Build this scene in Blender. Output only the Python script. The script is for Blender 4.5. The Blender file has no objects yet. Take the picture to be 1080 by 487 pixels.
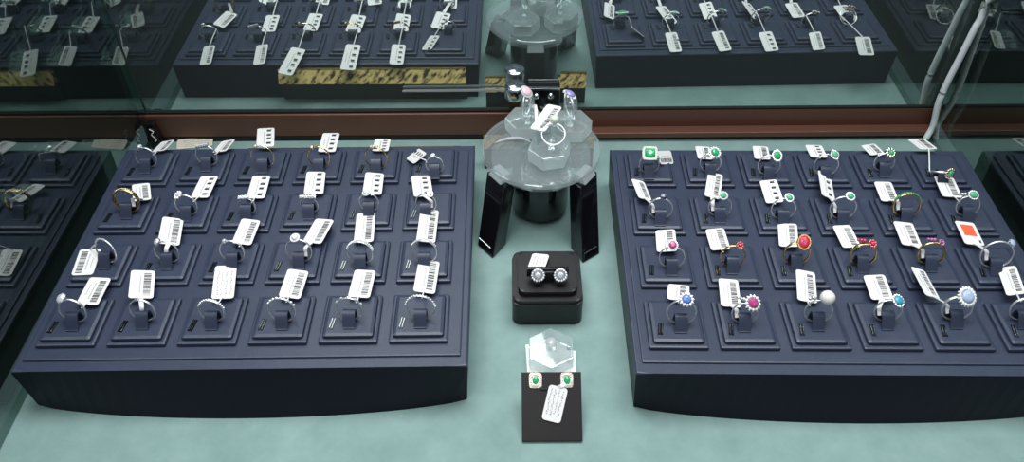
import bpy, bmesh, math, random
from mathutils import Vector as V, Matrix as M
R=math.radians
C=bpy.context.scene.collection
random.seed(4)
# ------------------------------------------------------------------ materials
def mat(name,col,rough=.5,metal=0.,spec=.5,coat=0.,trans=0.,ior=1.45,bump=None,vary=None):
    m=bpy.data.materials.new(name); m.use_nodes=True
    nt=m.node_tree; b=nt.nodes['Principled BSDF']
    b.inputs['Base Color'].default_value=(*col,1); b.inputs['Roughness'].default_value=rough
    b.inputs['Metallic'].default_value=metal; b.inputs['Specular IOR Level'].default_value=spec
    b.inputs['Coat Weight'].default_value=coat; b.inputs['Coat Roughness'].default_value=.08
    b.inputs['Transmission Weight'].default_value=trans; b.inputs['IOR'].default_value=ior
    if bump or vary:
        tc=nt.nodes.new('ShaderNodeTexCoord')
    if bump:
        sc,st=bump
        n=nt.nodes.new('ShaderNodeTexNoise'); n.inputs['Scale'].default_value=sc; n.inputs['Detail'].default_value=4
        nt.links.new(tc.outputs['Object'],n.inputs['Vector'])
        bp=nt.nodes.new('ShaderNodeBump'); bp.inputs['Strength'].default_value=st; bp.inputs['Distance'].default_value=.0005
        nt.links.new(n.outputs['Fac'],bp.inputs['Height']); nt.links.new(bp.outputs['Normal'],b.inputs['Normal'])
    if vary:
        sc,c2,lo,hi=vary
        n=nt.nodes.new('ShaderNodeTexNoise'); n.inputs['Scale'].default_value=sc; n.inputs['Detail'].default_value=6; n.inputs['Roughness'].default_value=.65
        nt.links.new(tc.outputs['Object'],n.inputs['Vector'])
        r=nt.nodes.new('ShaderNodeValToRGB'); r.color_ramp.elements[0].position=lo; r.color_ramp.elements[1].position=hi
        r.color_ramp.elements[0].color=(*col,1); r.color_ramp.elements[1].color=(*c2,1)
        nt.links.new(n.outputs['Fac'],r.inputs['Fac']); nt.links.new(r.outputs['Color'],b.inputs['Base Color'])
    return m
def glossmix(name,parts):
    """parts: list of (kind,color,rough) mixed by successive factors [(fac)]"""
    m=bpy.data.materials.new(name); m.use_nodes=True; nt=m.node_tree
    nt.nodes.remove(nt.nodes['Principled BSDF']); out=nt.nodes['Material Output']
    prev=None
    for kind,col,rough,fac in parts:
        n=nt.nodes.new({'G':'ShaderNodeBsdfAnisotropic','D':'ShaderNodeBsdfDiffuse','T':'ShaderNodeBsdfTransparent'}[kind])
        n.inputs['Color'].default_value=(*col,1)
        if kind=='G': n.inputs['Roughness'].default_value=rough
        s=n.outputs[0]
        if prev is not None:
            mx=nt.nodes.new('ShaderNodeMixShader'); mx.inputs[0].default_value=fac
            nt.links.new(prev,mx.inputs[1]); nt.links.new(s,mx.inputs[2]); s=mx.outputs[0]
        prev=s
    nt.links.new(prev,out.inputs['Surface'])
    return m
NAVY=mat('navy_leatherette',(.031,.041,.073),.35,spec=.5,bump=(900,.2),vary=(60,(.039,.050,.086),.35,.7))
NAVYD=mat('navy_tray_side_shaded',(.006,.006,.014),.4,spec=.22,bump=(700,.2))  # darker copy of the navy, shade on the upright faces put into the colour
TEAL=mat('teal_velvet',(.19,.30,.285),.85,spec=.1,bump=(500,.3),vary=(28,(.255,.38,.362),.3,.72))
BLACKL=mat('black_leather',(.008,.008,.010),.38,spec=.5,bump=(800,.3))
BLACKP=mat('black_plastic',(.006,.006,.008),.18,spec=.5,coat=.4)
CARD=mat('black_card',(.012,.011,.012),.45,spec=.4)
WHITE=mat('white_tag',(.80,.80,.79),.45)
CREAM=mat('cream_paper',(.68,.64,.53),.6)
INK=mat('black_ink',(.02,.02,.025),.5)
GREYINK=mat('grey_ink',(.36,.36,.38),.6)
ORANGE=mat('orange_sticker',(.80,.13,.05),.5)
SILVER=mat('silver',(.90,.90,.91),.3,.9)
STEEL=mat('chrome',(.62,.66,.72),.15,1.)
GOLD=mat('yellow_gold',(.80,.56,.20),.2,1.)
PALEGOLD=mat('pale_gold',(.86,.74,.52),.2,1.)
ROSEGOLD=mat('orange_gold',(.86,.50,.18),.2,1.)
DIAM=mat('diamond',(.80,.83,.88),.06,.25,spec=1.,coat=1.)
HALO=mat('pave_diamond',(.92,.93,.95),.18,.25,spec=1.,coat=.6)
def gem(n,c): return mat(n,c,.12,0,spec=.7,coat=.3)
GEMS={'emerald':gem('emerald',(.03,.42,.15)),'pale_emerald':gem('pale_emerald',(.10,.46,.25)),'ruby':gem('ruby',(.62,.04,.10)),
 'pink':gem('pink_stone',(.60,.07,.25)),'magenta':gem('magenta_stone',(.45,.06,.22)),'sapphire':gem('blue_sapphire',(.13,.24,.62)),
 'topaz':gem('blue_topaz',(.05,.36,.52)),'dark':gem('dark_sapphire',(.015,.022,.06)),'iceblue':gem('ice_blue_stone',(.45,.55,.75)),
 'violet':gem('violet_stone',(.30,.26,.58)),'blush':gem('blush_stone',(.80,.58,.62)),'palehalo':gem('pale_green_halo',(.66,.80,.68)),
 'diamond':DIAM,'multi':gem('purple_stone',(.40,.14,.40))}
ZINC=mat('zinc',(.42,.45,.47),.45,.2)
PEARL=mat('pearl',(.84,.82,.76),.22,coat=.5); OPAL=mat('opal',(.66,.78,.62),.25,coat=.6)
ACRYL=glossmix('clear_acrylic',[('T',(.93,.96,.96),0,0),('G',(.95,1,1),.03,.15),('D',(.70,.77,.80),0,.085)])
ACRYLS=glossmix('acrylic_side_face',[('T',(.95,.98,.98),0,0),('G',(.95,1,1),.05,.3),('D',(.93,1,1),0,.40)])  # whiter copy of the clear acrylic, brightness of rims and facets put into the colour
ACRYLB=glossmix('clear_acrylic_block',[('T',(.95,.98,.98),0,0),('G',(.95,1,1),.03,.22),('D',(.82,.90,.90),0,.10)])
FROST=mat('frosted_acrylic',(.90,.94,.95),.25,trans=.6,ior=1.45)
BROWN=mat('brown_aluminium',(.165,.076,.053),.34,metal=.35,bump=(60,.05))
BLACKR=mat('black_rubber',(.008,.008,.008),.6)
DARKW=mat('dark_cabinet',(.012,.014,.014),.6)
CABLE=mat('white_cable',(.82,.88,.90),.35)
MIRROR=glossmix('mirror',[('G',(.62,.69,.67),.012,0),('D',(.36,.44,.44),0,.10)])
PANE=glossmix('side_glass',[('T',(.55,.66,.62),0,0),('G',(.82,.90,.88),.01,.25),('D',(.2,.24,.23),0,.01)])
EDGE=mat('glass_edge',(.10,.20,.17),.15,trans=.3,coat=.5)
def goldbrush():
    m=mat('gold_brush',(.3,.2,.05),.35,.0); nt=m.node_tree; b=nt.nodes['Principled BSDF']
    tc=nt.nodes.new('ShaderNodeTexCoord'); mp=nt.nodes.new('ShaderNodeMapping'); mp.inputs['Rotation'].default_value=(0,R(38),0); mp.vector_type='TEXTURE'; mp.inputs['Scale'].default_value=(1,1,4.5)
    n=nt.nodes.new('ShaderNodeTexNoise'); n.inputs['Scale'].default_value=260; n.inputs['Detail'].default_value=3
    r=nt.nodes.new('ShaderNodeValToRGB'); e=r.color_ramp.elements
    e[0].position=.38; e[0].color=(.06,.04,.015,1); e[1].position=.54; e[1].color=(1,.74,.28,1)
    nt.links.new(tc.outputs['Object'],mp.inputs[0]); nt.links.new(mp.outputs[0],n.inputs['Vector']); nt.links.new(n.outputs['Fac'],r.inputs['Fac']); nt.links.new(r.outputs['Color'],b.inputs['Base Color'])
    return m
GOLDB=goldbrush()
# ------------------------------------------------------------------ helpers
def link(name,bm,m,parent=None,smooth=False,loc=None):
    me=bpy.data.meshes.new(name); bmesh.ops.recalc_face_normals(bm,faces=bm.faces[:]); bm.to_mesh(me); bm.free()
    for x in (m if isinstance(m,(list,tuple)) else [m]): me.materials.append(x)
    if smooth:
        for p in me.polygons: p.use_smooth=True
    o=bpy.data.objects.new(name,me); C.objects.link(o)
    if parent: o.parent=parent
    if loc is not None: o.location=loc
    return o
def tag(o,label,cat,group=None):
    o['label']=label; o['category']=cat
    if group: o['group']=group
    return o
def struct(o): o['kind']='structure'; return o
def empty(name,loc,label,cat,group=None,mw=None):
    o=bpy.data.objects.new(name,None); o.empty_display_size=.01; C.objects.link(o)
    if mw is not None: o.matrix_world=mw
    else: o.location=loc
    return tag(o,label,cat,group)
def poly(bm,pts,mi=0):
    f=bm.faces.new([bm.verts.new(p) for p in pts]); f.material_index=mi; return f
def box(bm,x0,x1,y0,y1,z0,z1,mi=0,bev=0,mx=None):
    return hexa(bm,[(x0,y0,z0),(x1,y0,z0),(x1,y1,z0),(x0,y1,z0)],[(x0,y0,z1),(x1,y0,z1),(x1,y1,z1),(x0,y1,z1)],mi,bev,mx)
def hexa(bm,bot,top,mi=0,bev=0,mx=None,seg=2):
    n=len(bot)
    vb=[bm.verts.new(p) for p in bot]; vt=[bm.verts.new(p) for p in top]
    fs=[bm.faces.new(vb[::-1]),bm.faces.new(vt)]
    for i in range(n): fs.append(bm.faces.new([vb[i],vb[(i+1)%n],vt[(i+1)%n],vt[i]]))
    if mx is not None:
        for v in vb+vt: v.co=mx@v.co
    if bev:
        es=list({e for f in fs for e in f.edges})
        r=bmesh.ops.bevel(bm,geom=es,offset=bev,segments=seg,affect='EDGES',profile=.6)
        fs=[f for f in r['faces']]+[f for f in fs if f.is_valid]
    for f in fs:
        if f.is_valid: f.material_index=mi
    return fs
def lathe(bm,prof,n=24,mx=None,mi=0,cap=True):
    rows=[]
    for r,z in prof:
        rows.append([bm.verts.new((r*math.cos(2*math.pi*i/n),r*math.sin(2*math.pi*i/n),z)) for i in range(n)])
    for a,b in zip(rows,rows[1:]):
        for i in range(n):
            f=bm.faces.new([a[i],a[(i+1)%n],b[(i+1)%n],b[i]]); f.material_index=mi
    if cap:
        bm.faces.new(rows[0][::-1]).material_index=mi; bm.faces.new(rows[-1]).material_index=mi
    if mx is not None:
        for r in rows:
            for v in r: v.co=mx@v.co
def ball(bm,c,r,sub=2,mi=0,mx=None,flat=1.):
    g=bmesh.ops.create_icosphere(bm,subdivisions=sub,radius=r)
    for v in g['verts']:
        v.co.z*=flat; v.co=v.co+V(c)
        if mx is not None: v.co=mx@v.co
    for v in g['verts']:
        for f in v.link_faces: f.material_index=mi
def tube(bm,pts,r,n=8,mi=0):
    pts=[V(p) for p in pts]; rows=[]
    ref=V((0,0,1))
    for i,p in enumerate(pts):
        d=(pts[min(i+1,len(pts)-1)]-pts[max(i-1,0)]).normalized()
        a=d.cross(ref)
        if a.length<1e-3: a=d.cross(V((1,0,0)))
        a.normalize(); b=a.cross(d)
        rr=r[i] if isinstance(r,(list,tuple)) else r
        rows.append([bm.verts.new(p+a*rr*math.cos(2*math.pi*k/n)+b*rr*math.sin(2*math.pi*k/n)) for k in range(n)])
    for a,b in zip(rows,rows[1:]):
        for k in range(n): bm.faces.new([a[k],a[(k+1)%n],b[(k+1)%n],b[k]]).material_index=mi
    bm.faces.new(rows[0][::-1]).material_index=mi; bm.faces.new(rows[-1]).material_index=mi
def ribbon(bm,pts,widths,side,th,mi=0):
    """flat strip along pts, width vector side"""
    pts=[V(p) for p in pts]; rows=[]
    for i,p in enumerate(pts):
        d=(pts[min(i+1,len(pts)-1)]-pts[max(i-1,0)]).normalized()
        s=V(side); s=(s-d*s.dot(d)).normalized(); n=s.cross(d)
        w=widths[i] if isinstance(widths,(list,tuple)) else widths
        rows.append([bm.verts.new(p+s*w/2*a+n*th/2*b) for a,b in ((-1,-1),(1,-1),(1,1),(-1,1))])
    for a,b in zip(rows,rows[1:]):
        for k in range(4): bm.faces.new([a[k],a[(k+1)%4],b[(k+1)%4],b[k]]).material_index=mi
    bm.faces.new(rows[0][::-1]).material_index=mi; bm.faces.new(rows[-1]).material_index=mi
def smoothpath(pts,n=8):
    P=[V(p) for p in pts]; P=[P[0]*2-P[1]]+P+[P[-1]*2-P[-2]]; out=[]
    for i in range(1,len(P)-2):
        for k in range(n):
            t=k/n; a,b,c,d=P[i-1],P[i],P[i+1],P[i+2]
            out.append(.5*((2*b)+(c-a)*t+(2*a-5*b+4*c-d)*t*t+(3*b-a-3*c+d)*t**3))
    out.append(P[-2]); return out
def rrect(w,l,r,n=4):
    pts=[]
    for cx,cy,a0 in ((w/2-r,l/2-r,0),(-w/2+r,l/2-r,90),(-w/2+r,-l/2+r,180),(w/2-r,-l/2+r,270)):
        for k in range(n+1):
            a=R(a0+90*k/n); pts.append((cx+r*math.cos(a),cy+r*math.sin(a)))
    return pts
def prism(bm,pts2,z0,z1,mi=0,bev=0,mx=None,seg=2):
    return hexa(bm,[(x,y,z0) for x,y in pts2],[(x,y,z1) for x,y in pts2],mi,bev,mx,seg)
H=.0406; PT=H+.0075     # tray top, top of the ring pads
TAGS_L = [
  ( [-0.3062, 0.5694, 0.0481], [-0.0146, 0.9585, -0.2847], [0.9869, 0.0596, 0.15], 0.0246, 0.0123 ),
  ( [-0.2527, 0.5687, 0.0481], [0.0091, 0.9634, -0.2681], [0.988, 0.0326, 0.1507], 0.0261, 0.0124 ),
  ( [-0.219, 0.5811, 0.0477], [-0.2242, 0.9567, -0.1859], [0.9727, 0.208, -0.1027], 0.0377, 0.0149 ),
  ( [-0.1615, 0.5738, 0.0474], [-0.0669, 0.979, -0.1925], [0.997, 0.058, -0.0514], 0.0364, 0.0149 ),
  ( [-0.1147, 0.5695, 0.0474], [-0.0443, 0.964, -0.2622], [0.9982, 0.0322, -0.0505], 0.0267, 0.0139 ),
  ( [-0.0824, 0.5511, 0.0494], [-0.4473, 0.8183, -0.3609], [0.7572, 0.5612, 0.3342], 0.0194, 0.0143 ),
  ( [-0.3035, 0.5044, 0.0514], [-0.3736, 0.9232, -0.0905], [0.9209, 0.3574, -0.1558], 0.0254, 0.0136 ),
  ( [-0.254, 0.5117, 0.0503], [0.0068, 0.997, -0.0773], [1.0, -0.0068, 0.0], 0.0298, 0.0145 ),
  ( [-0.2092, 0.5105, 0.0507], [-0.068, 0.9949, -0.0742], [0.9966, 0.0642, -0.0522], 0.031, 0.0145 ),
  ( [-0.1634, 0.5149, 0.0511], [-0.1052, 0.9917, -0.0742], [0.9898, 0.0972, -0.1042], 0.031, 0.0155 ),
  ( [-0.1147, 0.5133, 0.0514], [-0.0451, 0.9959, -0.0782], [0.9872, 0.0325, -0.156], 0.0294, 0.0153 ),
  ( [-0.0743, 0.5097, 0.0511], [-0.1703, 0.9821, -0.08], [0.9813, 0.1616, -0.1042], 0.0288, 0.0156 ),
  ( [-0.3201, 0.4264, 0.0504], [0.0361, -0.9899, -0.137], [-0.9993, -0.0364, 0.0], 0.0241, 0.016 ),
  ( [-0.265, 0.4568, 0.0528], [-0.1942, 0.9784, -0.0705], [0.9206, 0.1569, -0.3575], 0.0326, 0.0155 ),
  ( [-0.2068, 0.4569, 0.0514], [0.0151, 0.9969, -0.0771], [0.9874, -0.027, -0.156], 0.0298, 0.0145 ),
  ( [-0.151, 0.4578, 0.0507], [0.1805, 0.9804, -0.0784], [0.9829, -0.1768, 0.0522], 0.0293, 0.0152 ),
  ( [-0.1155, 0.4617, 0.0504], [-0.0723, 0.9952, -0.0653], [0.9974, 0.0724, 0.0], 0.0352, 0.0149 ),
  ( [-0.0663, 0.4625, 0.0514], [0.0111, 0.9982, -0.0585], [0.9875, -0.0201, -0.1562], 0.0393, 0.0145 ),
  ( [-0.3034, 0.3965, 0.0511], [-0.0289, 0.9963, -0.0814], [0.9944, 0.0203, -0.1042], 0.0282, 0.0151 ),
  ( [-0.2698, 0.4016, 0.0525], [-0.2707, 0.9597, -0.0753], [0.9217, 0.2357, -0.3081], 0.0305, 0.0163 ),
  ( [-0.2108, 0.4043, 0.0514], [-0.1824, 0.9811, -0.0651], [0.9729, 0.1705, -0.1561], 0.0353, 0.0152 ),
  ( [-0.1596, 0.402, 0.0514], [0.03, 0.9965, -0.0786], [0.9869, -0.042, -0.156], 0.0293, 0.0153 ),
  ( [-0.11, 0.4023, 0.0507], [0.0355, 0.9962, -0.0796], [0.9978, -0.0397, -0.0522], 0.0289, 0.0156 ),
  ( [-0.0633, 0.4085, 0.0514], [0.0437, 0.9968, -0.0671], [0.9863, -0.0538, -0.1561], 0.0343, 0.0157 ),
]
TAGS_R = [
  ( [0.1308, 0.5442, 0.0516], [0.7626, 0.5103, -0.3976], [0.1921, -0.7656, -0.614], 0.0176, 0.012 ),
  ( [0.1662, 0.5558, 0.047], [0.1003, 0.961, -0.2579], [0.9946, -0.1038, 0.0], 0.0271, 0.0126 ),
  ( [0.2157, 0.5549, 0.0474], [0.182, 0.9502, -0.2531], [0.9833, -0.1748, 0.0506], 0.0277, 0.0132 ),
  ( [0.2636, 0.5564, 0.0474], [0.1267, 0.9565, -0.2628], [0.9918, -0.1175, 0.0505], 0.0266, 0.0141 ),
  ( [0.3126, 0.5573, 0.0481], [0.0253, 0.954, -0.2988], [0.9886, 0.0206, 0.1493], 0.0234, 0.012 ),
  ( [0.3591, 0.5658, 0.047], [-0.0333, 0.9576, -0.2863], [0.9994, 0.0348, 0.0], 0.0244, 0.0154 ),
  ( [0.105, 0.5014, 0.0528], [-0.1119, 0.9899, -0.087], [0.9312, 0.0739, -0.357], 0.0264, 0.012 ),
  ( [0.1655, 0.5081, 0.0511], [0.2737, 0.9595, -0.0671], [0.9545, -0.2795, -0.1043], 0.0343, 0.0124 ),
  ( [0.2108, 0.4998, 0.0514], [0.0542, 0.9956, -0.0759], [0.9869, -0.0419, 0.156], 0.0303, 0.0138 ),
  ( [0.2564, 0.5048, 0.0531], [0.1841, 0.9806, -0.0666], [0.8929, -0.1952, -0.4058], 0.0345, 0.0126 ),
  ( [0.3043, 0.4992, 0.0507], [0.1143, 0.9897, -0.0858], [0.9925, -0.1102, 0.0521], 0.0268, 0.0137 ),
  ( [0.3568, 0.5049, 0.0503], [0.1434, 0.9863, -0.0815], [0.9896, -0.1439, 0.0], 0.0282, 0.0156 ),
  ( [0.1173, 0.4438, 0.0514], [0.0955, 0.9915, -0.0881], [0.9845, -0.0809, 0.1558], 0.0261, 0.015 ),
  ( [0.157, 0.4453, 0.0511], [0.0017, 0.9958, -0.0911], [0.9945, 0.0078, 0.1041], 0.0252, 0.0143 ),
  ( [0.2118, 0.4489, 0.0514], [0.2062, 0.9751, -0.0817], [0.969, -0.1918, 0.1559], 0.0281, 0.0142 ),
  ( [0.2566, 0.4478, 0.0507], [0.0004, 0.9963, -0.0865], [0.9986, 0.0041, 0.0521], 0.0266, 0.0137 ),
  ( [0.3041, 0.45, 0.0507], [0.116, 0.99, -0.0801], [0.9914, -0.1204, -0.0522], 0.0287, 0.015 ),
  ( [0.352, 0.4502, 0.0507], [0.125, 0.9887, -0.0821], [0.9902, -0.1296, -0.0522], 0.028, 0.0148 ),
  ( [0.1189, 0.3915, 0.0507], [0.1931, 0.972, -0.134], [0.9809, -0.1877, 0.0519], 0.0172, 0.0153 ),
  ( [0.1557, 0.3911, 0.0504], [0.1298, 0.9883, -0.0797], [0.9915, -0.1302, 0.0], 0.0289, 0.0141 ),
  ( [0.2123, 0.3968, 0.0507], [0.2252, 0.9718, -0.0702], [0.972, -0.229, -0.0522], 0.0328, 0.0138 ),
  ( [0.2633, 0.3947, 0.0514], [0.0985, 0.9911, -0.0896], [0.9842, -0.0837, 0.1558], 0.0257, 0.0148 ),
  ( [0.2977, 0.3974, 0.0528], [0.0229, 0.9968, -0.076], [0.9327, -0.0486, -0.3573], 0.0303, 0.0125 ),
  ( [0.3604, 0.3986, 0.0531], [0.2211, 0.9722, -0.0766], [0.8977, -0.1722, 0.4055], 0.03, 0.012 ),
]
RINGS_L = [
  ( [-0.31, 0.5415, 0.0577], 0.0096),
  ( [-0.2592, 0.5434, 0.0578], 0.0097),
  ( [-0.2108, 0.5407, 0.0585], 0.0104),
  ( [-0.1633, 0.54, 0.0581], 0.01),
  ( [-0.1149, 0.5388, 0.0581], 0.01),
  ( [-0.0651, 0.5313, 0.0561], 0.0079),
  ( [-0.3072, 0.4855, 0.059], 0.011),
  ( [-0.259, 0.4816, 0.0575], 0.0094),
  ( [-0.2114, 0.482, 0.0557], 0.0075),
  ( [-0.1618, 0.4826, 0.0557], 0.0075),
  ( [-0.1144, 0.4846, 0.0564], 0.0083),
  ( [-0.0689, 0.4826, 0.0568], 0.0087),
  ( [-0.3054, 0.4306, 0.0584], 0.0103),
  ( [-0.2586, 0.4293, 0.0577], 0.0096),
  ( [-0.2097, 0.429, 0.058], 0.0099),
  ( [-0.1598, 0.4291, 0.0584], 0.0103),
  ( [-0.1138, 0.4267, 0.0583], 0.0103),
  ( [-0.0663, 0.4277, 0.0584], 0.0103),
  ( [-0.3071, 0.3718, 0.0583], 0.0103),
  ( [-0.2586, 0.3724, 0.0577], 0.0096),
  ( [-0.2101, 0.3715, 0.0577], 0.0096),
  ( [-0.1611, 0.3714, 0.0583], 0.0103),
  ( [-0.1144, 0.3721, 0.058], 0.0099),
  ( [-0.0648, 0.3723, 0.0587], 0.0106),
]
RINGS_R = [
  ( [0.1142, 0.529, 0.0568], 0.0087),
  ( [0.1654, 0.5298, 0.0572], 0.0091),
  ( [0.2134, 0.5257, 0.0576], 0.0095),
  ( [0.2601, 0.5243, 0.0583], 0.0103),
  ( [0.3105, 0.5292, 0.0568], 0.0087),
  ( [0.3552, 0.5193, 0.0575], 0.0094),
  ( [0.1161, 0.4733, 0.0578], 0.0097),
  ( [0.1631, 0.4755, 0.0574], 0.0093),
  ( [0.2122, 0.4719, 0.0578], 0.0097),
  ( [0.2587, 0.4717, 0.0585], 0.0104),
  ( [0.3091, 0.474, 0.0589], 0.0108),
  ( [0.3578, 0.474, 0.0574], 0.0093),
  ( [0.1173, 0.4199, 0.0579], 0.0098),
  ( [0.1624, 0.4208, 0.0576], 0.0095),
  ( [0.2101, 0.4229, 0.0579], 0.0099),
  ( [0.2588, 0.4214, 0.0579], 0.0098),
  ( [0.3092, 0.4216, 0.0583], 0.0102),
  ( [0.3553, 0.4181, 0.06], 0.0119),
  ( [0.116, 0.3664, 0.0586], 0.0105),
  ( [0.1598, 0.3663, 0.0573], 0.0092),
  ( [0.2109, 0.3669, 0.0579], 0.0099),
  ( [0.259, 0.3672, 0.0576], 0.0095),
  ( [0.3068, 0.3681, 0.0586], 0.0105),
  ( [0.3533, 0.3673, 0.0579], 0.0099),
]
CABF= [(0.403, 0.631, 0.0183), (0.399, 0.631, 0.0446), (0.3991, 0.631, 0.0687), (0.4009, 0.631, 0.0937), (0.4026, 0.631, 0.1222), (0.4041, 0.631, 0.1492)]
# ------------------------------------------------------------------ camera
cd=bpy.data.cameras.new('camera'); cam=bpy.data.objects.new('camera',cd); C.objects.link(cam)
fw=V((-.00081,.71840,-.69560)).normalized(); rt=V((.99996,-.0044,-.0057)); rt=(rt-fw*rt.dot(fw)).normalized(); up=rt.cross(fw)
mw=M.Identity(4)
for i in range(3): mw[i][0],mw[i][1],mw[i][2]=rt[i],up[i],-fw[i]
mw[2][3]=.4925; cam.matrix_world=mw
cd.sensor_width=36; cd.lens=862.78/1080*36; cd.clip_start=.01; cd.clip_end=20
bpy.context.scene.camera=cam
# ------------------------------------------------------------------ setting
XL,XR=-.350,.405
bm=bmesh.new(); box(bm,XL-.007,XR+.007,.10,.66,-.012,0); struct(link('floor',bm,TEAL))
def pane(name,x0,x1,inner):
    bm=bmesh.new(); box(bm,x0,x1,.08,.641,.0003,.52)
    o=link(name,bm,[PANE,EDGE])
    for p in o.data.polygons:
        if abs(p.normal.x)<.5: p.material_index=1
    return struct(o)
pane('window_1',XL-.006,XL,1); pane('window_2',XR,XR+.006,-1)
bm=bmesh.new(); box(bm,XL-.05,XL-.031,.08,.68,-.012,.6); struct(link('wall_left',bm,DARKW))
bm=bmesh.new(); box(bm,XR+.031,XR+.05,.08,.68,-.012,.6); struct(link('wall_right',bm,DARKW))
bm=bmesh.new(); box(bm,XL-.05,XR+.05,.68,.70,-.012,.6); struct(link('wall_back',bm,DARKW))
bm=bmesh.new(); box(bm,XL-.006,.0455,.643,.6455,.026,.52); struct(link('door_1',bm,MIRROR))
bm=bmesh.new(); box(bm,.012,XR+.006,.6462,.6487,.026,.52); struct(link('door_2',bm,MIRROR))
# brown rails under the mirrored doors
bm=bmesh.new(); box(bm,XL-.006,.030,.638,.650,.005,.0305,0,.0012); struct(link('trim_1',bm,BROWN))
bm=bmesh.new(); box(bm,XL-.006,.0455,.6405,.6427,.0305,.0325); struct(link('trim_2',bm,BLACKR))
bm=bmesh.new(); box(bm,.0305,XR+.006,.644,.6535,.005,.0285,0,.0012); struct(link('trim_3',bm,BROWN))
bm=bmesh.new(); box(bm,.0305,XR+.006,.632,.6435,.0048,.0105,0,.001); struct(link('trim_4',bm,BROWN))
bm=bmesh.new(); box(bm,XL-.006,XR+.006,.6375,.652,.0002,.0048); struct(link('trim_5',bm,BLACKR))
bm=bmesh.new(); box(bm,.0458,XR+.006,.6444,.6461,.0285,.0305); struct(link('trim_6',bm,BLACKR))
# corner bracket with a white squiggle
e=empty('corner_bracket',(-.3440,.6305,0),'small black bracket with white squiggle in back left glass corner','bracket')
bm=bmesh.new(); hexa(bm,[(-.006,-.007,.0004),(.008,-.007,.0004),(.008,.0085,.0004),(-.006,.0085,.0004)],[(-.006,-.001,.031),(.004,-.001,.031),(.004,.0085,.031),(-.006,.0085,.031)],0,.0008); link('body',bm,BLACKP,e)
bm=bmesh.new(); tube(bm,smoothpath([(-.002,-.0030,.026),(.003,-.0042,.0235),(-.0005,-.0050,.020),(.002,-.0056,.0165),(.004,-.0063,.013),(.0015,-.0067,.0115)],5),.0006,6); link('squiggle',bm,WHITE,e,True); e.scale=(.75,.75,.85)
# ------------------------------------------------------------------ trays
def make_tray(loc,rot,label,bulge,slots):
    t=empty('ring_tray',loc,label,'ring tray','navy ring trays'); t.rotation_euler=(0,0,rot)
    hw,hd=.155,.12075; n=28
    bm=bmesh.new()
    front=[( -hw+2*hw*i/n) for i in range(n+1)]
    def bow(x): return bulge*(1-(x/hw)**2)**.75
    top=[(x,-hd,H) for x in front]+[(hw,hd,H),(-hw,hd,H)]
    bot=[(x*.985,-hd+.001-bow(x),0) for x in front]+[(hw-.002,hd-.001,0),(-hw+.002,hd-.001,0)]
    hexa(bm,bot,top)
    es=[ed for ed in bm.edges if all(v.co.z>H-1e-5 for v in ed.verts)]
    bmesh.ops.bevel(bm,geom=es,offset=.0016,segments=3,affect='EDGES',profile=.5)
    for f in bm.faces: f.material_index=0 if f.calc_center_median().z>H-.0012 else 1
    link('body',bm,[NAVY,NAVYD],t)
    bm=bmesh.new(); box(bm,-.150,.150,-.1125,.1125,H-.0008,H+.0016,0,.0010); link('panel',bm,NAVY,t)
    pads=[]
    for r in range(4):
        for c in range(6):
            px,py=-.1238+.0488*c,(.0880,.0310,-.0250,-.0810)[r]
            bm=bmesh.new(); box(bm,-.0205,.0205,-.0215,.0215,H+.0012,H+.0047,0,.0014)
            box(bm,-.0178,.0178,-.0185,.0192,H+.0036,PT,0,.0026)
            p=link('pad',bm,NAVY,t,loc=(px,py,0)); pads.append(p)
            bm=bmesh.new(); sx,sy=-.0118,-.0075
            mx=M.Translation((sx,sy,PT))@M.Rotation(R(-8),4,'Z')
            box(bm,-.0018,.0018,-.0052,.0052,-.0006,.0003,0,0,mx)
            for dx in (-.0008,.0010): tube(bm,[mx@V((dx,-.0042,.0007)),mx@V((dx,.0042,.0007))],.00028,6,1)
            link('pin_slot',bm,[BLACKP,STEEL],p)
    return t,pads
trayL,padL=make_tray((-.187,.4549,0),.0075,'navy leatherette ring tray on the left with colourless stone rings',.0135,0)
trayR,padR=make_tray((.2393,.4463,0),-.0171,'navy leatherette ring tray on the right with coloured stone rings',.0125,0)
bpy.context.view_layer.update()
# ------------------------------------------------------------------ rings
def band(bm,r,wt,wb,th,ns=56,nc=8,phi0=0,mi=0):
    """band in the XZ plane, width wt at the head, wb at the bottom, head rolled to phi0"""
    rows=[]
    for i in range(ns):
        a=2*math.pi*i/ns; k=(.5+.5*math.cos(a-phi0))**1.6; w=wb+(wt-wb)*k
        row=[]
        for j in range(nc):
            b=2*math.pi*j/nc; rr=r-th/2+math.cos(b)*th/2; y=math.sin(b)*w/2
            row.append(bm.verts.new((rr*math.sin(a),y,rr*math.cos(a))))
        rows.append(row)
    for i in range(ns):
        A,B=rows[i],rows[(i+1)%ns]
        for j in range(nc): bm.faces.new([A[j],A[(j+1)%nc],B[(j+1)%nc],B[j]]).material_index=mi
def cut(bm,a,b,mx,n=10,sq=0,hgt=1.):
    """faceted stone, half sizes a x b"""
    def rim(s,z):
        o=[]
        for i in range(n):
            t=2*math.pi*(i+.5)/n; c,d=math.cos(t),math.sin(t)
            if sq:
                q=max(abs(c),abs(d)); q=(1-sq)+sq/q; c*=q; d*=q
            o.append(bm.verts.new(mx@V((a*s*c,b*s*d,z))))
        return o
    m=min(a,b)*hgt
    rows=[rim(.12,-m*.65),rim(1,-.05*m),rim(1,.08*m),rim(.75,.38*m),rim(.42,.52*m)]
    for A,B in zip(rows,rows[1:]):
        for i in range(n): bm.faces.new([A[i],A[(i+1)%n],B[(i+1)%n],B[i]])
    bm.faces.new(rows[0][::-1]); bm.faces.new(rows[-1])
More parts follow.
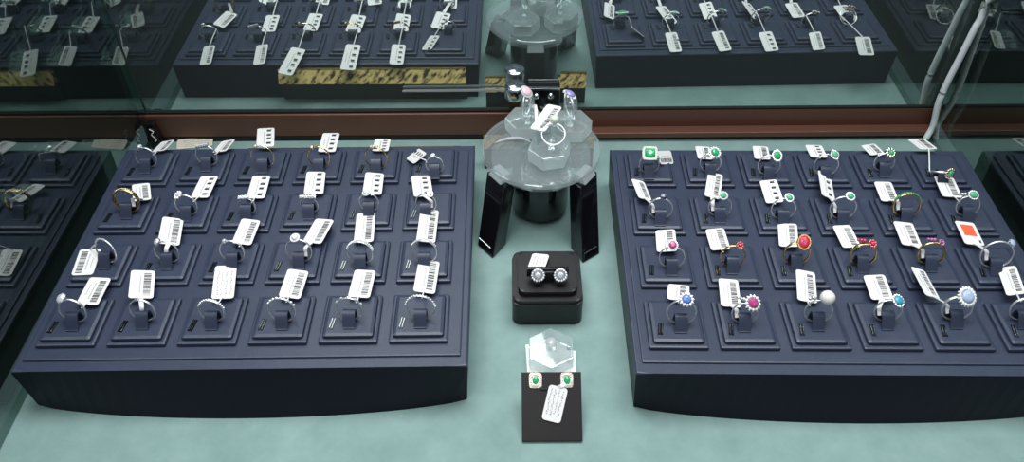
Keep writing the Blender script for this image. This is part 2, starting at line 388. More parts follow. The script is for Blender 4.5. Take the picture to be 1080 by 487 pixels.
def prongs(bm,a,b,base,mx,k=4,pr=.0003):
    for i in range(k):
        t=2*math.pi*(i+.5)/k; p=V((math.cos(t)*a,math.sin(t)*b,0))
        tube(bm,[mx@V((p.x*.35,p.y*.35,base)),mx@V((p.x*1.0,p.y*1.0,-.0002)),mx@V((p.x*.92,p.y*.92,.0006))],pr,6)
def make_ring(parent,r,st,zoff):
    """builds the parts of a ring whose centre is at zoff above its base"""
    metal=st.get('m',SILVER); roll=R(st.get('roll',0)); wt,wb,th=st.get('band',(1.7,1.3,1.1))
    T0=M.Translation((0,0,zoff)); k=st['k']; mm=.001
    bm=bmesh.new(); band(bm,r,wt*mm,wb*mm,th*mm,phi0=roll)
    bmesh.ops.transform(bm,matrix=T0,verts=bm.verts[:]); bo=link('band',bm,metal,parent,True)
    hz=st.get('h',1.6)*mm*.6; hk=st.get('hk',1.3)
    Hm=T0@M.Rotation(roll,4,'Y')@M.Translation((0,0,r+hz))@M.Rotation(R(st.get('ht',22)+8),4,'X')@M.Translation((0,-.0006,0))@M.Scale(hk,4)
    g=GEMS[st.get('g','diamond')]
    def stones_on_band(n,half,sz,rows=1,gm=HALO,name='pave_stones'):
        bm=bmesh.new()
        for q in range(rows):
            y=(q-(rows-1)/2)*sz*1.9
            for i in range(n):
                a=roll+R(-half+2*half*i/(n-1)); rr=r-.0001
                ball(bm,(rr*math.sin(a),y,rr*math.cos(a)),sz*.88,1,0,T0)
        link(name,bm,gm,parent)
    if k=='plain': pass
    elif k=='pave': stones_on_band(st.get('n',15),st.get('half',75),st.get('sz',.75)*mm,st.get('rows',1),PALEGOLD if 'gm' in st else HALO)
    elif k=='spaced':
        for i in range(st.get('n',5)):
            a=roll+R(-60+120*i/(st.get('n',5)-1)); q=T0@M.Rotation(a,4,'Y')@M.Translation((0,0,r+.0003))
            bm=bmesh.new(); cut(bm,.00115,.0009,q,8,.8); link('gemstone',bm,g,parent)
    elif k=='baguettes':
        bm=bmesh.new()
        for i in range(11):
            a=roll+R(-62+124*i/10); q=T0@M.Rotation(a,4,'Y')
            box(bm,-.0009,.0009,-wt*mm*.3,wt*mm*.3,r-.0004,r+.0003,0,0,q)
        link('baguette_stones',bm,g,parent)
    elif k=='three':
        for x in (-2.5,0,2.5):
            bm=bmesh.new(); q=Hm@M.Translation((x*mm,0,0)); cut(bm,.00135,.00135,q,10); link('gemstone',bm,g,parent)
        bm=bmesh.new()
        for x in (-2.5,0,2.5): prongs(bm,.0014,.0014,-hz*1.1,Hm@M.Translation((x*mm,0,0)))
        link('setting',bm,metal,parent)
    elif k=='bar':
        n=st.get('n',5); sp=1.7*mm
        bm=bmesh.new(); box(bm,-sp*n/2,sp*n/2,-.0011,.0011,-.0018,-.0002,0,.0003,Hm); link('setting',bm,metal,parent)
        for i in range(n):
            bm=bmesh.new(); cut(bm,.0008,.0009,Hm@M.Translation(((i-(n-1)/2)*sp,0,.0002)),8,.5); link('gemstone',bm,g,parent)
    elif k=='pearl':
        a=st['s'][0]*mm; bm=bmesh.new(); ball(bm,(0,0,a*.6),a,3,0,Hm); link('pearl',bm,st.get('pm',PEARL),parent,True)
        bm=bmesh.new(); lathe(bm,[(.0009,-.0025),(.0022,-.0004),(.0018,0)],12,Hm); 
        for d in ((-.0052,-.001),(-.0072,-.0024),(-.0062,-.0008)): ball(bm,(d[0],0,d[1]),.0011,1,0,Hm)
        link('setting',bm,metal,parent)
    else:
        a,b=(st.get('s',(2.5,2.5))[0]*mm,st.get('s',(2.5,2.5))[1]*mm); sq=st.get('sq',0)
        if k=='cluster':
            bm=bmesh.new(); cut(bm,a*.45,a*.45,Hm@M.Translation((0,0,.0004)),8); link('gemstone',bm,g,parent)
            bm=bmesh.new()
            for i in range(8):
                t=2*math.pi*i/8; ball(bm,(a*.75*math.cos(t),a*.75*math.sin(t),0),a*.3,1,0,Hm)
            link('halo',bm,st.get('hm',HALO),parent)
        else:
            n=14 if sq<.3 else 8
            bm=bmesh.new(); cut(bm,a,b,Hm@M.Translation((0,0,.0006)),n,sq,.8); link('gemstone',bm,g,parent)
        if k in('halo','flower'):
            bm=bmesh.new(); hn=int(st.get('hn',14)*(1.3 if k=='halo' else 1.)); hs=st.get('hs',.8)*mm*.78
            for i in range(hn):
                t=2*math.pi*(i+.5)/hn; c,d=math.cos(t),math.sin(t)
                if sq: q=max(abs(c),abs(d)); q=(1-sq)+sq/q; c*=q; d*=q
                e=hs*.85
                ball(bm,((a+e)*c,(b+e)*d,0),hs,1 if k=='halo' else 2,0,Hm,.7)
                if k=='flower': ball(bm,((a+e*2.1)*c,(b+e*2.1)*d,-.0004),hs*.55,1,0,Hm,.7)
            link('halo',bm,st.get('hm',HALO),parent)
        bm=bmesh.new(); prongs(bm,a,b,-hz*1.2,Hm,4 if k!='flower' else 6,.00032)
        if k in('halo','flower','cluster','bezel'): lathe(bm,[(.0009,-hz*1.1),(a*.9,-.0006),(a*.95,-.0001)],14,Hm@M.Diagonal((1,b/a,1,1)))
        if k=='bezel':
            for f in range(1): lathe(bm,[(a*1.02,-.0006),(a*1.22,-.0004),(a*1.22,.0007),(a*1.02,.0007)],18,Hm@M.Diagonal((1,b/a,1,1)),cap=False)
        link('setting',bm,st.get('hm',metal) if k=='bezel' else metal,parent)
        if st.get('shoulder'): stones_on_band(15,62,.5*mm,1,HALO)
        if st.get('leaf'):
            bm=bmesh.new()
            for s,tt in ((-1,0),(-1,1),(-1,2)):
                p=Hm@V((s*(a+.0022+.0013*tt),0,-.0008-.0009*tt)); ball(bm,p,.0015-.0002*tt,2,0)
            link('leaf_scroll',bm,st.get('hm',metal),parent,True)
def S(k,**d): d['k']=k; return d
ORD=['leftmost','second from left','third from left','third from right','second from right','rightmost']
ROW=['back row','second row','third row','front row']
STY={}
STY['L']=[('silver solitaire ring',S('solitaire',s=(1.5,1.5),h=1.8,roll=-15,band=(1.5,1.2,1))),
 ('silver ring with small stone row',S('bar',n=5,roll=-15,band=(1.4,1.1,1))),
 ('thin gold band with tiny stone',S('solitaire',m=PALEGOLD,s=(1,1),h=.8,roll=-25,band=(1.6,1.2,1))),
 ('thin gold ring with bead stone',S('bezel',m=GOLD,s=(1.2,1.2),h=.9,roll=-28,band=(1.5,1.1,1))),
 ('thin gold ring with low stone',S('bar',n=3,m=GOLD,roll=-8,band=(1.7,1.2,1))),
 ('small silver solitaire ring',S('solitaire',s=(1.6,1.6),h=1.6,roll=-8,band=(1.5,1.3,1))),
 ('wide yellow gold pave ring',S('pave',m=GOLD,n=13,half=50,sz=.5,rows=2,roll=-8,band=(4.6,3.4,1.6),gm=1)),
 ('silver cluster flower ring',S('cluster',s=(2.9,2.9),h=2.,roll=-28,band=(1.5,1.2,1))),
 ('silver three stone ring',S('three',roll=-8,h=1.8,band=(1.4,1.2,1))),
 ('silver ring with flat stone bar',S('bar',n=6,roll=-5,h=1.6,band=(1.4,1.2,1))),
 ('silver oval halo ring',S('halo',s=(1.7,1.5),hs=.75,roll=-10,h=1.8,band=(1.5,1.2,1))),
 ('silver solitaire with stone rightward',S('bezel',s=(1.6,1.6),h=1.5,roll=22,band=(1.5,1.2,1))),
 ('thin silver twisted eternity band',S('pave',n=30,half=150,sz=.5,band=(1.4,1.4,1))),
 ('silver round bezel ring',S('bezel',s=(1.9,1.9),h=1.6,roll=-32,band=(1.8,1.3,1))),
 ('slim silver ring with small stone',S('bezel',s=(1.1,1.1),h=.8,roll=-25,band=(1.7,1.3,1))),
 ('silver round halo ring',S('halo',s=(1.8,1.8),hs=.85,roll=-8,h=2.6,band=(1.7,1.3,1))),
 ('wide silver pave band',S('pave',n=17,half=72,sz=.62,rows=3,band=(3.9,2.0,1.2))),
 ('broad silver channel band',S('pave',n=15,half=60,sz=.6,rows=2,band=(3.4,1.7,1.2))),
 ('silver ring with large square diamond',S('solitaire',s=(2.6,2.6),sq=.75,h=2.0,roll=-24,hk=1.4,band=(2.2,1.5,1.2))),
 ('plain narrow silver band',S('plain',band=(2.2,1.8,1.2))),
 ('silver band with beaded pave top',S('pave',n=14,half=70,sz=.85,band=(2.6,1.6,1.2))),
 ('silver band with nine stones',S('pave',n=9,half=62,sz=1.15,band=(2.1,1.5,1.1))),
 ('silver band with five spaced stones',S('spaced',n=5,band=(1.9,1.4,1.1))),
 ('silver half eternity band',S('pave',n=15,half=80,sz=.95,band=(2.2,1.5,1.1)))]
STY['R']=[('large square emerald cocktail ring',S('halo',g='emerald',s=(3.2,3.2),sq=.8,hs=1.35,hn=20,h=3.2,roll=-2,ht=30,hm=GEMS['palehalo'],band=(2.2,1.5,1.1))),
 ('round emerald flower ring',S('flower',g='emerald',s=(2.5,2.5),hs=1.0,hn=14,h=2.4,roll=14,ht=35)),
 ('round emerald ring with pale halo',S('halo',g='emerald',s=(2.4,2.6),hs=1.1,hn=13,h=2.2,roll=28,ht=35)),
 ('pale emerald cushion ring',S('halo',g='pale_emerald',s=(2.2,2.2),sq=.5,hs=.7,hn=14,h=2.,roll=26,ht=30)),
 ('emerald flower ring in gold petals',S('flower',g='emerald',s=(1.8,1.8),hs=1.1,hn=10,hm=PALEGOLD,h=2.4,roll=20,ht=35)),
 ('green flower ring tipped forward',S('flower',g='pale_emerald',s=(1.9,1.9),hs=1.2,hn=11,hm=PALEGOLD,h=1.4,roll=25,ht=12,lean=-52)),
 ('dark navy stone ring',S('solitaire',g='dark',s=(2.1,1.9),h=2.2,roll=4,band=(2.6,1.3,1.1))),
 ('oval emerald halo ring',S('halo',g='pale_emerald',s=(1.9,1.7),hs=.85,hn=15,h=2.2,roll=6,ht=35)),
 ('emerald halo ring on thin shank',S('halo',g='pale_emerald',s=(1.9,1.7),hs=.8,hn=15,h=2.2,roll=14,ht=35,band=(1.3,1.1,1))),
 ('oval emerald ring with bead halo',S('halo',g='pale_emerald',s=(2.1,1.7),hs=.8,hn=14,h=2.2,roll=16,ht=35)),
 ('gold band with green baguettes',S('baguettes',m=GOLD,g='pale_emerald',roll=4,band=(3.2,2.2,1.3))),
 ('emerald ring with white flower shoulders',S('halo',g='pale_emerald',s=(2.3,2.0),hs=.8,hn=12,h=2.2,roll=6,ht=35,leaf=1)),
 ('round raspberry stone halo ring',S('halo',g='magenta',s=(2.1,2.1),hs=.8,hn=15,h=2.2,roll=-4,ht=38)),
 ('gold ring with red flower',S('cluster',m=GOLD,g='ruby',hm=GEMS['ruby'],s=(2.3,2.3),h=2.8,roll=20,ht=30)),
 ('orange gold oval ruby ring',S('bezel',m=ROSEGOLD,g='ruby',s=(2.6,3.0),h=1.8,roll=16,ht=42,hk=1.6,band=(2.4,1.8,1.2))),
 ('gold pink cluster leaf ring',S('cluster',m=GOLD,g='ruby',hm=GEMS['ruby'],s=(2.7,2.7),h=2.4,roll=24,ht=25,leaf=1,band=(3.2,2.6,1.2))),
 ('gold swirl ring with purple stones',S('cluster',m=GOLD,g='multi',hm=GEMS['multi'],s=(2.0,2.0),h=2.2,roll=24,ht=25,leaf=1,band=(3.2,2.4,1.2))),
 ('large thin silver ice stone ring',S('solitaire',g='iceblue',s=(2.1,2.1),h=2.2,roll=32,band=(1.7,1.5,1.1))),
 ('blue sapphire flower ring',S('flower',g='sapphire',s=(2.5,2.2),hs=1.1,hn=12,h=2.4,roll=10,ht=38)),
 ('magenta stone flower ring',S('flower',g='magenta',s=(2.9,2.7),hs=1.15,hn=13,h=2.4,roll=24,ht=38,leaf=1)),
 ('silver pearl ring',S('pearl',s=(3.9,),h=1.6,roll=13,ht=15)),
 ('blue topaz ring',S('halo',g='topaz',s=(2.6,2.6),hs=.9,hn=11,h=2.2,roll=26,ht=22,shoulder=1)),
 ('big round halo ice diamond ring',S('flower',g='iceblue',s=(2.9,2.9),hs=1.1,hn=18,h=2.0,roll=20,ht=38,hk=1.55,shoulder=1,band=(2.6,1.9,1.2))),
 ('silver ring at photo edge',S('pave',n=13,half=70,sz=.6,roll=10,band=(2.2,1.4,1.1)))]
LEAN=R(13)
STRAPS={('L',i) for i in (6,11,13,15,19)}|{('R',i) for i in (6,7,9,10,16,17,19,21,22)}
def tongue(pad,wx,wy):
    inv=pad.matrix_world.inverted(); p=inv@V((wx,wy,0))
    prof=[(-.0078,.0003),(-.0068,.0010),(-.0040,.0048),(-.0018,.0076),(.0002,.0090),(.0022,.0086),(.0040,.0060),(.0046,-.0002)]
    bm=bmesh.new()
    ribbon(bm,[(p.x,p.y+a,PT+b) for a,b in smoothpath([(y,z,0) for y,z in prof],3) for _ in (0,)] if False else [(p.x,p.y+q.x,PT+q.y) for q in smoothpath([(y,z,0) for y,z in prof],3)],.0086,(1,0,0),.0011)
    link('ring_tongue',bm,NAVY,pad)
def card_mesh(L,W,style,seed):
    rnd=random.Random(seed); bm=bmesh.new()
    prism(bm,rrect(W,L,min(.0022,W*.18)),-.0002,.0002,0)
    zt=.00026
    def q(x0,x1,y0,y1,mi): box(bm,x0,x1,y0,y1,.00015,zt,mi)
    if style in('hand','handw'):
        for c in range(4):
            x=W*(-.32+.2*c); y=-L*.40
            while y<L*(.38-.1*rnd.random()):
                d=L*rnd.uniform(.03,.07); dx=W*rnd.uniform(-.04,.04)
                q(x+dx,x+dx+W*rnd.uniform(.03,.08),y,y+d*.7,2); y+=d
    elif style=='sticker':
        q(-W*.30,W*.34,-L*.12,L*.36,3); q(W*.30,W*.40,-L*.40,-L*.28,1)
    else:
        x0,x1=W*.06,W*.36
        if style=='blocks':
            for c in (-.34,-.10,.13,.36): 
                yy=L*(c+rnd.uniform(-.02,.02)); q(x0,x1-W*.05,yy-L*.035,yy+L*.045,1); q(x0+W*.03,x1,yy+L*.06,yy+L*.075,1)
        else:
            y=-L*.40
            while y<L*.40:
                w=L*rnd.choice((.009,.014,.026,.038)); q(x0,x1,y,y+w,1); y+=w+L*rnd.choice((.011,.018,.026))
        y=-L*.30
        while y<L*.28:
            d=L*rnd.uniform(.018,.03); q(-W*.10,-W*.04,y,y+d,2); y+=d*1.7
        if seed%3==0:
            y=-L*.15
            while y<L*.2:
                d=L*rnd.uniform(.02,.03); q(-W*.30,-W*.25,y,y+d,2); y+=d*1.7
    return bm
def price_tag(c,ax,wv,L,W,label,group,style,seed,ringpt=None,inner=None,sw=.8):
    ax=V(ax).normalized(); wv=V(wv); wv=(wv-ax*ax.dot(wv)).normalized(); n=wv.cross(ax)
    m=M.Identity(4)
    for i in range(3): m[i][0],m[i][1],m[i][2],m[i][3]=wv[i],ax[i],n[i],c[i]
    t=empty('price_tag',None,label,'price tag',group,m)
    link('card',card_mesh(L,W,style,seed),[WHITE,INK,GREYINK,ORANGE],t)
    if ringpt is not None:
        inv=m.inverted(); a=V((0,-L/2+.0006,.0005)); b=inv@V(ringpt); d=inv@V(inner)
        pts=smoothpath([a,(a+b)/2+V((0,0,.0004)),b,(b+d)/2,d],4); k=len(pts)
        bm=bmesh.new(); ribbon(bm,pts,[(.0034-.0012*i/k)*sw for i in range(k)],(1,0,0),.0004); link('strap',bm,WHITE,t)
    return t
HANDS={('L',20)}; BLOCK={('L',i) for i in (2,3,4,5,7,8,9,10,11)}|{('R',i) for i in (3,8,9)}
for side,RG,TG,pads in (('L',RINGS_L,TAGS_L,padL),('R',RINGS_R,TAGS_R,padR)):
    sn={'L':'left','R':'right'}[side]
    for i,((P,r),(c,ax,wv,L,W)) in enumerate(zip(RG,TG)):
        row,col=divmod(i,6); desc,st=STY[side][i]
        ln=LEAN if 'lean' not in st else R(st['lean'])
        e=empty('ring',(P[0],P[1]-math.sin(ln)*r,PT+.0002),f'{desc}, {ORD[col]} in {ROW[row]} of {sn} tray','ring',f'rings on the {sn} tray')
        yaw=st.get('yaw',(-6,5,2,-4,7,-2)[(i*5+col)%6]); lean=LEAN if 'lean' not in st else R(st['lean'])
        if (side,i)==('L',12): yaw=-24
        e.rotation_euler=(-lean,0,R(yaw)); 
        make_ring(e,r,st,r)
        tongue(pads[i],P[0],P[1]-math.sin(LEAN)*r)
        # strap: from the tag to the nearest point of the band
        bpy.context.view_layer.update(); mwr=e.matrix_world
        near=V(c)-V(ax).normalized()*L/2; best=None
        eye=V((0,0,.4925)); v0=(near-eye).normalized()
        for a in range(-80,81,5):
            q=mwr@V((r*math.sin(R(a)),0.0012,r+r*math.cos(R(a)))); dd=((q-eye).normalized()-v0).length
            if best is None or dd<best[0]: best=(dd,q,a)
        q,a=best[1],best[2]
        wide=(side,i) in STRAPS
        if wide:
            sx=-.62 if side=='R' else -.1 if i in (13,19) else .45
            q=mwr@V((r*sx,.0012,r*1.15)); inner=mwr@V((r*(sx+.08),-.0012,r*.62))
        else: inner=mwr@V((r*.86*math.sin(R(a)),-.0012,r+r*.86*math.cos(R(a))))
        style='hand' if (side,i) in HANDS else 'sticker' if (side,i)==('R',17) else 'blocks' if (side,i) in BLOCK else 'bars'
        kind={'hand':'handwritten tag','sticker':'orange-stickered tag'}.get(style,'barcode tag')
        lab=f'{kind} of {desc}, {ORD[col]}, {ROW[row]}, {sn} tray'
        price_tag(c,ax,wv,L,W,lab,f'tags on the {sn} tray',style,i+(50 if side=='R' else 0),q,inner,1. if wide else .3)
# ------------------------------------------------------------------ round acrylic display stand
cx,cy=.024,.536
e=empty('display_stand',(cx,cy,0),'round clear acrylic display stand on three black legs between the trays','display stand')
bm=bmesh.new(); lathe(bm,[(.0485,.0660),(.0495,.0665),(.0495,.0697),(.0488,.0702)],64)
for f in bm.faces:
    f.normal_update(); f.material_index=1 if abs(f.normal.z)<.5 else 0
link('disc',bm,[ACRYL,ACRYLS],e)
bm=bmesh.new(); lathe(bm,[(.041,.0568),(.0415,.0572),(.0415,.0625),(.041,.063)],64)
for f in bm.faces:
    f.normal_update(); f.material_index=1 if abs(f.normal.z)<.5 else 0
link('lower_disc',bm,[ACRYL,ACRYLB],e)
bm=bmesh.new(); lathe(bm,[(.0235,.007),(.0245,.008),(.0250,.030),(.0245,.0562),(.0235,.0567)],48); lathe(bm,[(.006,.0567),(.006,.0659)],20); link('hub',bm,BLACKP,e)
def leg(b0,b1,t0,t1):
    b0,b1,t0,t1=[V((*p,0)) for p in (b0,b1,t0,t1)]
    def inn(p,k): return p*(1-k/p.length)
    bot=[b0,b1,inn(b1,.020),inn(b0,.020)]; top=[t0,t1,inn(t1,.014),inn(t0,.014)]
    bm=bmesh.new(); hexa(bm,[(p.x,p.y,.0004) for p in bot],[(p.x,p.y,.056) for p in top],0,.0012)
    l=link('leg',bm,BLACKP,e)
    # pale line low on the outer face and clear clip on top
    f=lambda u,w:(b0*(1-u)+b1*u)*(1-w)+(t0*(1-u)+t1*u)*w
    o=((b0+b1)/2).normalized()*.0006
    for w,wd in ((.12,.0007),):
        a=f(.08,w)+o; b=f(.80,w)+o; z=.056*w
        bm=bmesh.new(); tube(bm,[(a.x,a.y,z),(b.x,b.y,z)],wd,6); link('trim_line',bm,STEEL,l)
    m=(t0+t1)/2; d=m.normalized(); s=(t1-t0).normalized()
    mx=M(((s.x,d.x,0,m.x),(s.y,d.y,0,m.y),(0,0,1,.056),(0,0,0,1)))
    bm=bmesh.new(); hexa(bm,[(-.0085,-.009,.0004),(.0085,-.009,.0004),(.0085,.0015,.0004),(-.0085,.0015,.0004)],[(-.0075,-.009,.0076),(.0075,-.009,.0076),(.0075,-.003,.0076),(-.0075,-.003,.0076)],0,.0006,mx); link('clip',bm,FROST,e)
leg((-.054,-.045),(-.041,-.061),(-.045,-.014),(-.030,-.035))
leg((.034,-.067),(.049,-.056),(.0315,-.036),(.0465,-.015))
leg((.0095,.066),(-.0095,.066),(.0095,.046),(-.0095,.046))
def hexblock(x,y,z,rad,h,rot,label,group='clear hexagonal blocks on the stand'):
    b=empty('acrylic_block',(x,y,z),label,'acrylic block',group); b.rotation_euler=(0,0,R(rot))
    bm=bmesh.new(); prism(bm,[(rad*math.cos(R(60*i)),rad*math.sin(R(60*i))) for i in range(6)],.0002,h,0,.0007)
    for f in bm.faces:
        f.normal_update()
        if abs(f.normal.z)<.4: f.material_index=1
    link('body',bm,[ACRYLB,ACRYLS],b)
    return b
DZ=.0703
b1=hexblock(.0115,.5605,DZ,.0175,.0120,10,'clear hexagonal block at rear left of the stand holding pink ring')
b2=hexblock(.0500,.5560,DZ,.0175,.0120,20,'clear hexagonal block at rear right of the stand holding violet ring')
b3=hexblock(.0300,.5215,DZ,.0178,.0125,12,'clear hexagonal block at front of the stand holding opal ring')
def finger(b,x,y):
    bm=bmesh.new(); bb=M.Translation((x,y,0))
    lathe(bm,[(.0040,.0122),(.0036,.0175),(.0030,.0190)],18,bb); link('peg',bm,ACRYLS,b,True)
    bm=bmesh.new(); lathe(bm,[(.0030,.0191),(.0056,.0225),(.0062,.0270),(.0058,.0330),(.0050,.0375)],18,bb); link('bulb',bm,ACRYLB,b,True)
for b,ang in ((b1,0),(b2,0)): b.rotation_euler=(0,0,0)
finger(b1,.0015,-.006); finger(b2,-.002,-.0050)
bm=bmesh.new(); lathe(bm,[(.0042,.0127),(.0038,.0180),(.0046,.0205)],18,M.Translation((.0012,-.002,0))); link('peg',bm,ACRYL,b3,True)
def stand_ring(x,y,z,st,r,yaw,lean,label):
    o=empty('ring',(x,y,z),label,'ring','rings on the acrylic stand'); o.rotation_euler=(R(-lean),0,R(yaw)); make_ring(o,r,st,r); return o
stand_ring(.0130,.5545,DZ+.0192,S('halo',g='blush',s=(3.6,3.4),hs=.8,hn=18,h=1.2,roll=0,ht=28,band=(1.6,1.4,1)),.0112,72,4,'silver ring with pale pink halo stone on rear left clear block')
stand_ring(.0480,.5510,DZ+.0192,S('flower',g='violet',s=(3.5,3.3),hs=.9,hn=12,h=1.2,roll=0,ht=24,band=(1.6,1.4,1)),.0112,108,4,'silver ring with violet flower stone on rear right clear block')
stand_ring(.0320,.5115,DZ+.0207,S('pearl',s=(3.0,),pm=OPAL,h=.6,ht=0,band=(1.8,1.6,1.1)),.0098,-6,62,'silver ring with round opal bead tilted on the front clear block')
price_tag((.0277,.538,.0985),(.4625,.882,.0909),(.8764,-.4703,.1041),.033,.0135,'white barcode tag lying across the rings on the round stand','tags at centre','bars',77,(.0195,.5545,.0985),(.0165,.5555,.0975))
# pointed clear strap leaf at left of the stand
t=empty('strap_loop',(.004,.5415,DZ),'pointed silvery strap loop lying at left of the round stand','strap loop')
bm=bmesh.new(); ribbon(bm,smoothpath([(-.019,-.001,.0008),(-.008,.0035,.0035),(.003,.0025,.0060),(.013,-.003,.0030)],6),[.0008,.0016,.0024,.003,.0036,.004,.0042,.0044,.0044,.0042,.004,.0036,.0034,.003,.0026,.002,.0016,.001,.0008],(0,.7,.7),.0005); link('loop',bm,mat('grey_strap',(.36,.38,.40),.3),t,True); t.scale=(1,.75,.6)
# ------------------------------------------------------------------ black ring box with stud earrings
bx,by=.0262,.4310
e=empty('jewellery_box',(bx,by,0),'black leather jewellery box holding round diamond stud earrings','jewellery box')
bm=bmesh.new(); prism(bm,rrect(.054,.054,.006,5),.0003,.0235,0,.0009); link('base',bm,BLACKL,e)
bm=bmesh.new(); prism(bm,rrect(.0525,.0525,.006,5),.0232,.0270,0,.0012); link('rim',bm,BLACKL,e)
bm=bmesh.new(); prism(bm,rrect(.0445,.0430,.005,5),.0262,.0318,0,.0018,None,3); link('cushion',bm,BLACKL,e)
bm=bmesh.new(); box(bm,-.0158,.0158,-.0100,-.0078,.0365,.0455,0,.0004); link('earring_bar',bm,BLACKP,e)
bm=bmesh.new(); box(bm,-.0052,.0052,-.0112,-.0055,.0312,.0425,0,.0012); link('post',bm,BLACKL,e)
def stud(x,y,z,side):
    s=empty('stud_earring',(x,y-.0004,z),f'round diamond halo stud earring on {side} end of black bar','earring','diamond studs on the black box')
    mx=M.Rotation(R(62),4,'X')@M.Scale(1.18,4)
    bm=bmesh.new(); lathe(bm,[(.0040,-.0006),(.0044,0),(.0040,.0005)],24,mx); tube(bm,[mx@V((0,0,-.0022)),mx@V((0,0,0))],.0005,8); link('setting',bm,SILVER,s)
    bm=bmesh.new()
    for i in range(14):
        t=2*math.pi*i/14; ball(bm,(.0038*math.cos(t),.0038*math.sin(t),.0007),.00085,1,0,mx)
    link('halo',bm,HALO,s)
    bm=bmesh.new(); cut(bm,.0022,.0022,mx@M.Translation((0,0,.0012)),12); link('gemstone',bm,DIAM,s)
stud(.0188,.4187,.0412,'left'); stud(.0357,.4187,.0412,'right')
price_tag((.0199,.4385,.0350),(.2525,.961,-.08),(.93,-.208,.10),.0175,.0133,'small white tag lying on black cushion behind the diamond studs','tags at centre','handw',78,(.0130,.4242,.0385),(.0128,.4222,.0385))
# ------------------------------------------------------------------ black sloping earring stand, acrylic block and white cards behind it
TH=math.atan2(.026,.038)
e=empty('earring_stand',(.026,.301,0),'black sloping leather earring stand at the front holding green earrings','earring stand')
A=M.Translation((0,0,.0012))@M.Rotation(TH,4,'X'); LN=.0465
bm=bmesh.new(); box(bm,-.0206,.0206,0,LN,-.0008,.0012,0,.0005,A); link('panel',bm,CARD,e)
bm=bmesh.new(); hexa(bm,[(-.017,.012,.0004),(.017,.012,.0004),(.017,.036,.0004),(-.017,.036,.0004)],[(-.017,.0125,.0078),(.017,.0125,.0078),(.017,.0345,.0228),(-.017,.0345,.0228)]); link('support',bm,CARD,e)
bm=bmesh.new(); box(bm,-.0075,.0075,LN-.0125,LN-.0108,.0010,.0022,0,.0004,A); link('clip_bar',bm,BLACKP,e)
def green(x,side):
    p=V((.026,.301,0))+A@V((x,LN-.0055,.0018))
    s=empty('emerald_earring',p,f'square green earring with white halo on {side} of black sloping stand','earring','green earrings on the sloping stand')
    mx=M.Rotation(TH,4,'X')
    bm=bmesh.new(); prism(bm,rrect(.0088,.0104,.002),-.0005,.0003,0,0,mx); link('setting',bm,PALEGOLD,s)
    bm=bmesh.new()
    for k,(w,l) in enumerate(((.0074,.0090),(.0056,.0072))):
        for i in range(20):
            t=2*math.pi*i/20; c,d=math.cos(t),math.sin(t); q=.35+.65/max(abs(c),abs(d)); ball(bm,(c*q*w/2,d*q*l/2,.0006+k*.0004),.0007,1,0,mx)
    link('halo',bm,HALO,s)
    bm=bmesh.new(); cut(bm,.0021,.0027,mx@M.Translation((0,0,.0014)),8,.6); link('gemstone',bm,GEMS['emerald'],s)
green(-.0110,'left'); green(.0107,'right')
nx=A.to_3x3()@V((0,0,1)); ay=A.to_3x3()@V((-.25,-.97,0)); wx=ay.cross(nx)
ct=V((.026,.301,0))+A@V((.0020,LN-.0215,.0024)); rp=V((.026,.301,0))+A@V((.0085,LN-.0085,.0030)); rq=V((.026,.301,0))+A@V((.0095,LN-.0060,.0030))
price_tag(ct,ay,wx,.0240,.0132,'white handwritten tag hanging from green earrings on sloping black stand','tags at centre','handw',79,rp,rq)
b=hexblock(.0275,.3715,.0016,.0185,.0120,30,'clear hexagonal block behind black sloping earring stand','clear hexagonal blocks at front')
bm=bmesh.new(); lathe(bm,[(.004,.0122),(.0035,.017),(.0045,.019)],16); link('peg',bm,ACRYLS,b,True)
def slip(x,y,w,l,rot,z,label):
    bm=bmesh.new(); prism(bm,rrect(w,l,.0008),0,.0005); o=link('paper_card',bm,WHITE); o.location=(x,y,z); o.rotation_euler=(0,0,R(rot)); tag(o,label,'card','blank white cards behind the earring stand')
slip(.0250,.3720,.031,.026,2,.0002,'blank white card on teal cloth under clear block behind earring stand')
slip(.0370,.3655,.018,.026,-4,.0009,'smaller blank white card overlapping at right behind earring stand')
# cream card behind the left tray
e=tag(link('paper_card',card_mesh(.034,.012,'hand',91),[CREAM,INK,GREYINK,ORANGE]),'cream handwritten card on teal cloth behind back left of left tray','card')
e.matrix_world=M.Translation((-.3085,.6325,.0022))@M.Rotation(R(8),4,'Z')@M.Rotation(R(14),4,'X')@M.Rotation(R(90),4,'Z')
# ------------------------------------------------------------------ lock, latch, cable, added gold strips for a reflection
e=empty('showcase_lock',(.003,.630,.055),'chrome barrel showcase lock on toothed metal bar at the mirrored doors','lock')
bm=bmesh.new(); lathe(bm,[(.0085,0),(.0095,.0008),(.0095,.0125),(.0088,.0135)],32); link('barrel',bm,STEEL,e,True)
bm=bmesh.new(); box(bm,-.0065,.0065,-.004,.0060,-.012,-.0002,0,.001); link('lower_block',bm,BLACKP,e)
bm=bmesh.new(); box(bm,-.105,-.0097,.0092,.0104,-.0002,.0012)
for i in range(58):
    x=-.104+i*.0016; hexa(bm,[(x,.0092,.0012),(x+.0015,.0092,.0012),(x+.0015,.0104,.0012),(x,.0104,.0012)],[(x+.0006,.0092,.0024),(x+.0009,.0092,.0024),(x+.0009,.0104,.0024),(x+.0006,.0104,.0024)])
link('ratchet_bar',bm,ZINC,e)
e=empty('door_latch',(.0305,.6365,.034),'black door latch with two silver screws and knob behind round stand','latch')
bm=bmesh.new(); box(bm,-.0150,.0145,0,.0060,.0010,.0270,0,.001); link('plate',bm,BLACKP,e)
bm=bmesh.new(); box(bm,-.0150,.0145,-.0012,-.0001,.0245,.0265,0,.0003); link('top_strip',bm,STEEL,e)
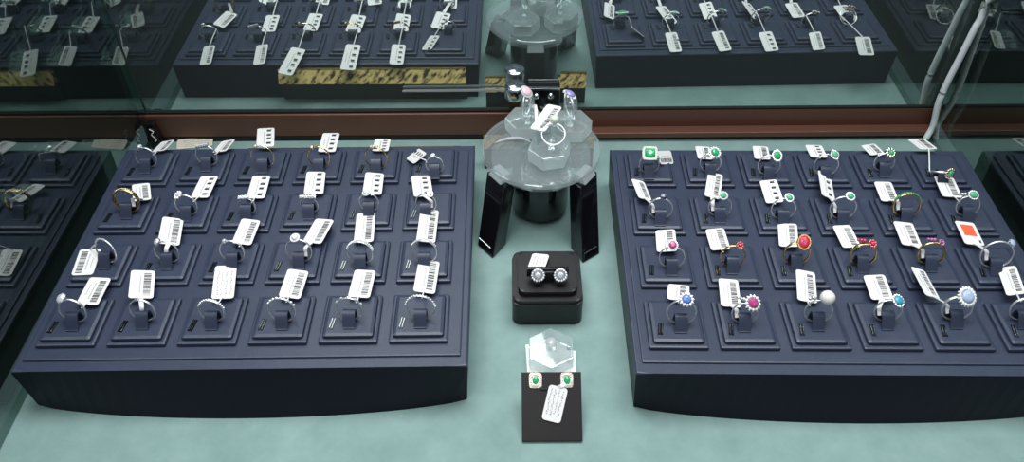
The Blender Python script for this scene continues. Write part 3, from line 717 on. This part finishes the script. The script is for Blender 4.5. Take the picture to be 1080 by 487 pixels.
for x in (-.0075,.0060):
    bm=bmesh.new(); ball(bm,(x,-.0006,.0180),.0034,2,0,None); link('screw',bm,STEEL,e,True)
bm=bmesh.new(); lathe(bm,[(.0045,0),(.0045,.004),(.003,.004),(.0028,.0015)],20,M.Translation((-.001,-.0002,.0075))@M.Rotation(R(90),4,'X')); link('knob',bm,STEEL,e)
CABP=[(.4005,.6290,.0035)]+CABF+[(.4010,.631,.30)]
bm=bmesh.new(); tube(bm,smoothpath(CABP,8),.0029,12)
tag(link('cable',bm,CABLE,None,True),'white cable rising in the back right corner behind the right tray','cable')
def gilt(x0,x1,y,rot,label):  # added strip, stands in for a gold reflection of unclear source
    g=empty('gold_reflection_strip',((x0+x1)/2,y,0),label,'reflection stand-in','added strips for the gold reflection'); g.rotation_euler=(0,0,rot); w=(x1-x0)/2
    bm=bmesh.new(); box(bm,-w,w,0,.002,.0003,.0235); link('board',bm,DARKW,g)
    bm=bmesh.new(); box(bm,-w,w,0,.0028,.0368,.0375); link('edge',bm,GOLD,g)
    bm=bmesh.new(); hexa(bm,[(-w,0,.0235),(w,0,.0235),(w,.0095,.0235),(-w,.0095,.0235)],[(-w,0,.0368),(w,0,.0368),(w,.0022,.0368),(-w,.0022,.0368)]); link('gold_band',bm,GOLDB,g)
gilt(-.236,-.046,.5768,.0075,'long added gold strip behind the left tray, stand-in for a gold reflection')
gilt(-.026,.0115,.593,0,'short added gold strip behind the round stand, left of latch, stand-in for a gold reflection')
gilt(.0460,.0750,.593,0,'short added gold strip behind the round stand, right of latch, stand-in for a gold reflection')
# ------------------------------------------------------------------ light
def area(name,loc,size,sy,power,target,col=(1,1,1)):
    l=bpy.data.lights.new(name,'AREA'); l.shape='RECTANGLE'; l.size=size; l.size_y=sy; l.energy=power; l.color=col
    o=bpy.data.objects.new(name,l); C.objects.link(o); o.location=loc
    o.rotation_euler=(V(target)-V(loc)).to_track_quat('-Z','Y').to_euler(); return o
area('ceiling_lamp',(.05,.62,1.25),1.1,.5,19,(.02,.45,0),(.97,.99,1))
area('shop_lamp',(-.3,-.3,1.6),.8,.8,10,(0,.4,0),(1,.98,.96))
w=bpy.data.worlds.new('world'); bpy.context.scene.world=w; w.use_nodes=True
w.node_tree.nodes['Background'].inputs[0].default_value=(.75,.85,1,1); w.node_tree.nodes['Background'].inputs[1].default_value=.22
sc=bpy.context.scene
sc.view_settings.view_transform='Standard'; sc.view_settings.look='None'; sc.view_settings.gamma=1; sc.view_settings.exposure=0; sc.view_settings.use_curve_mapping=False
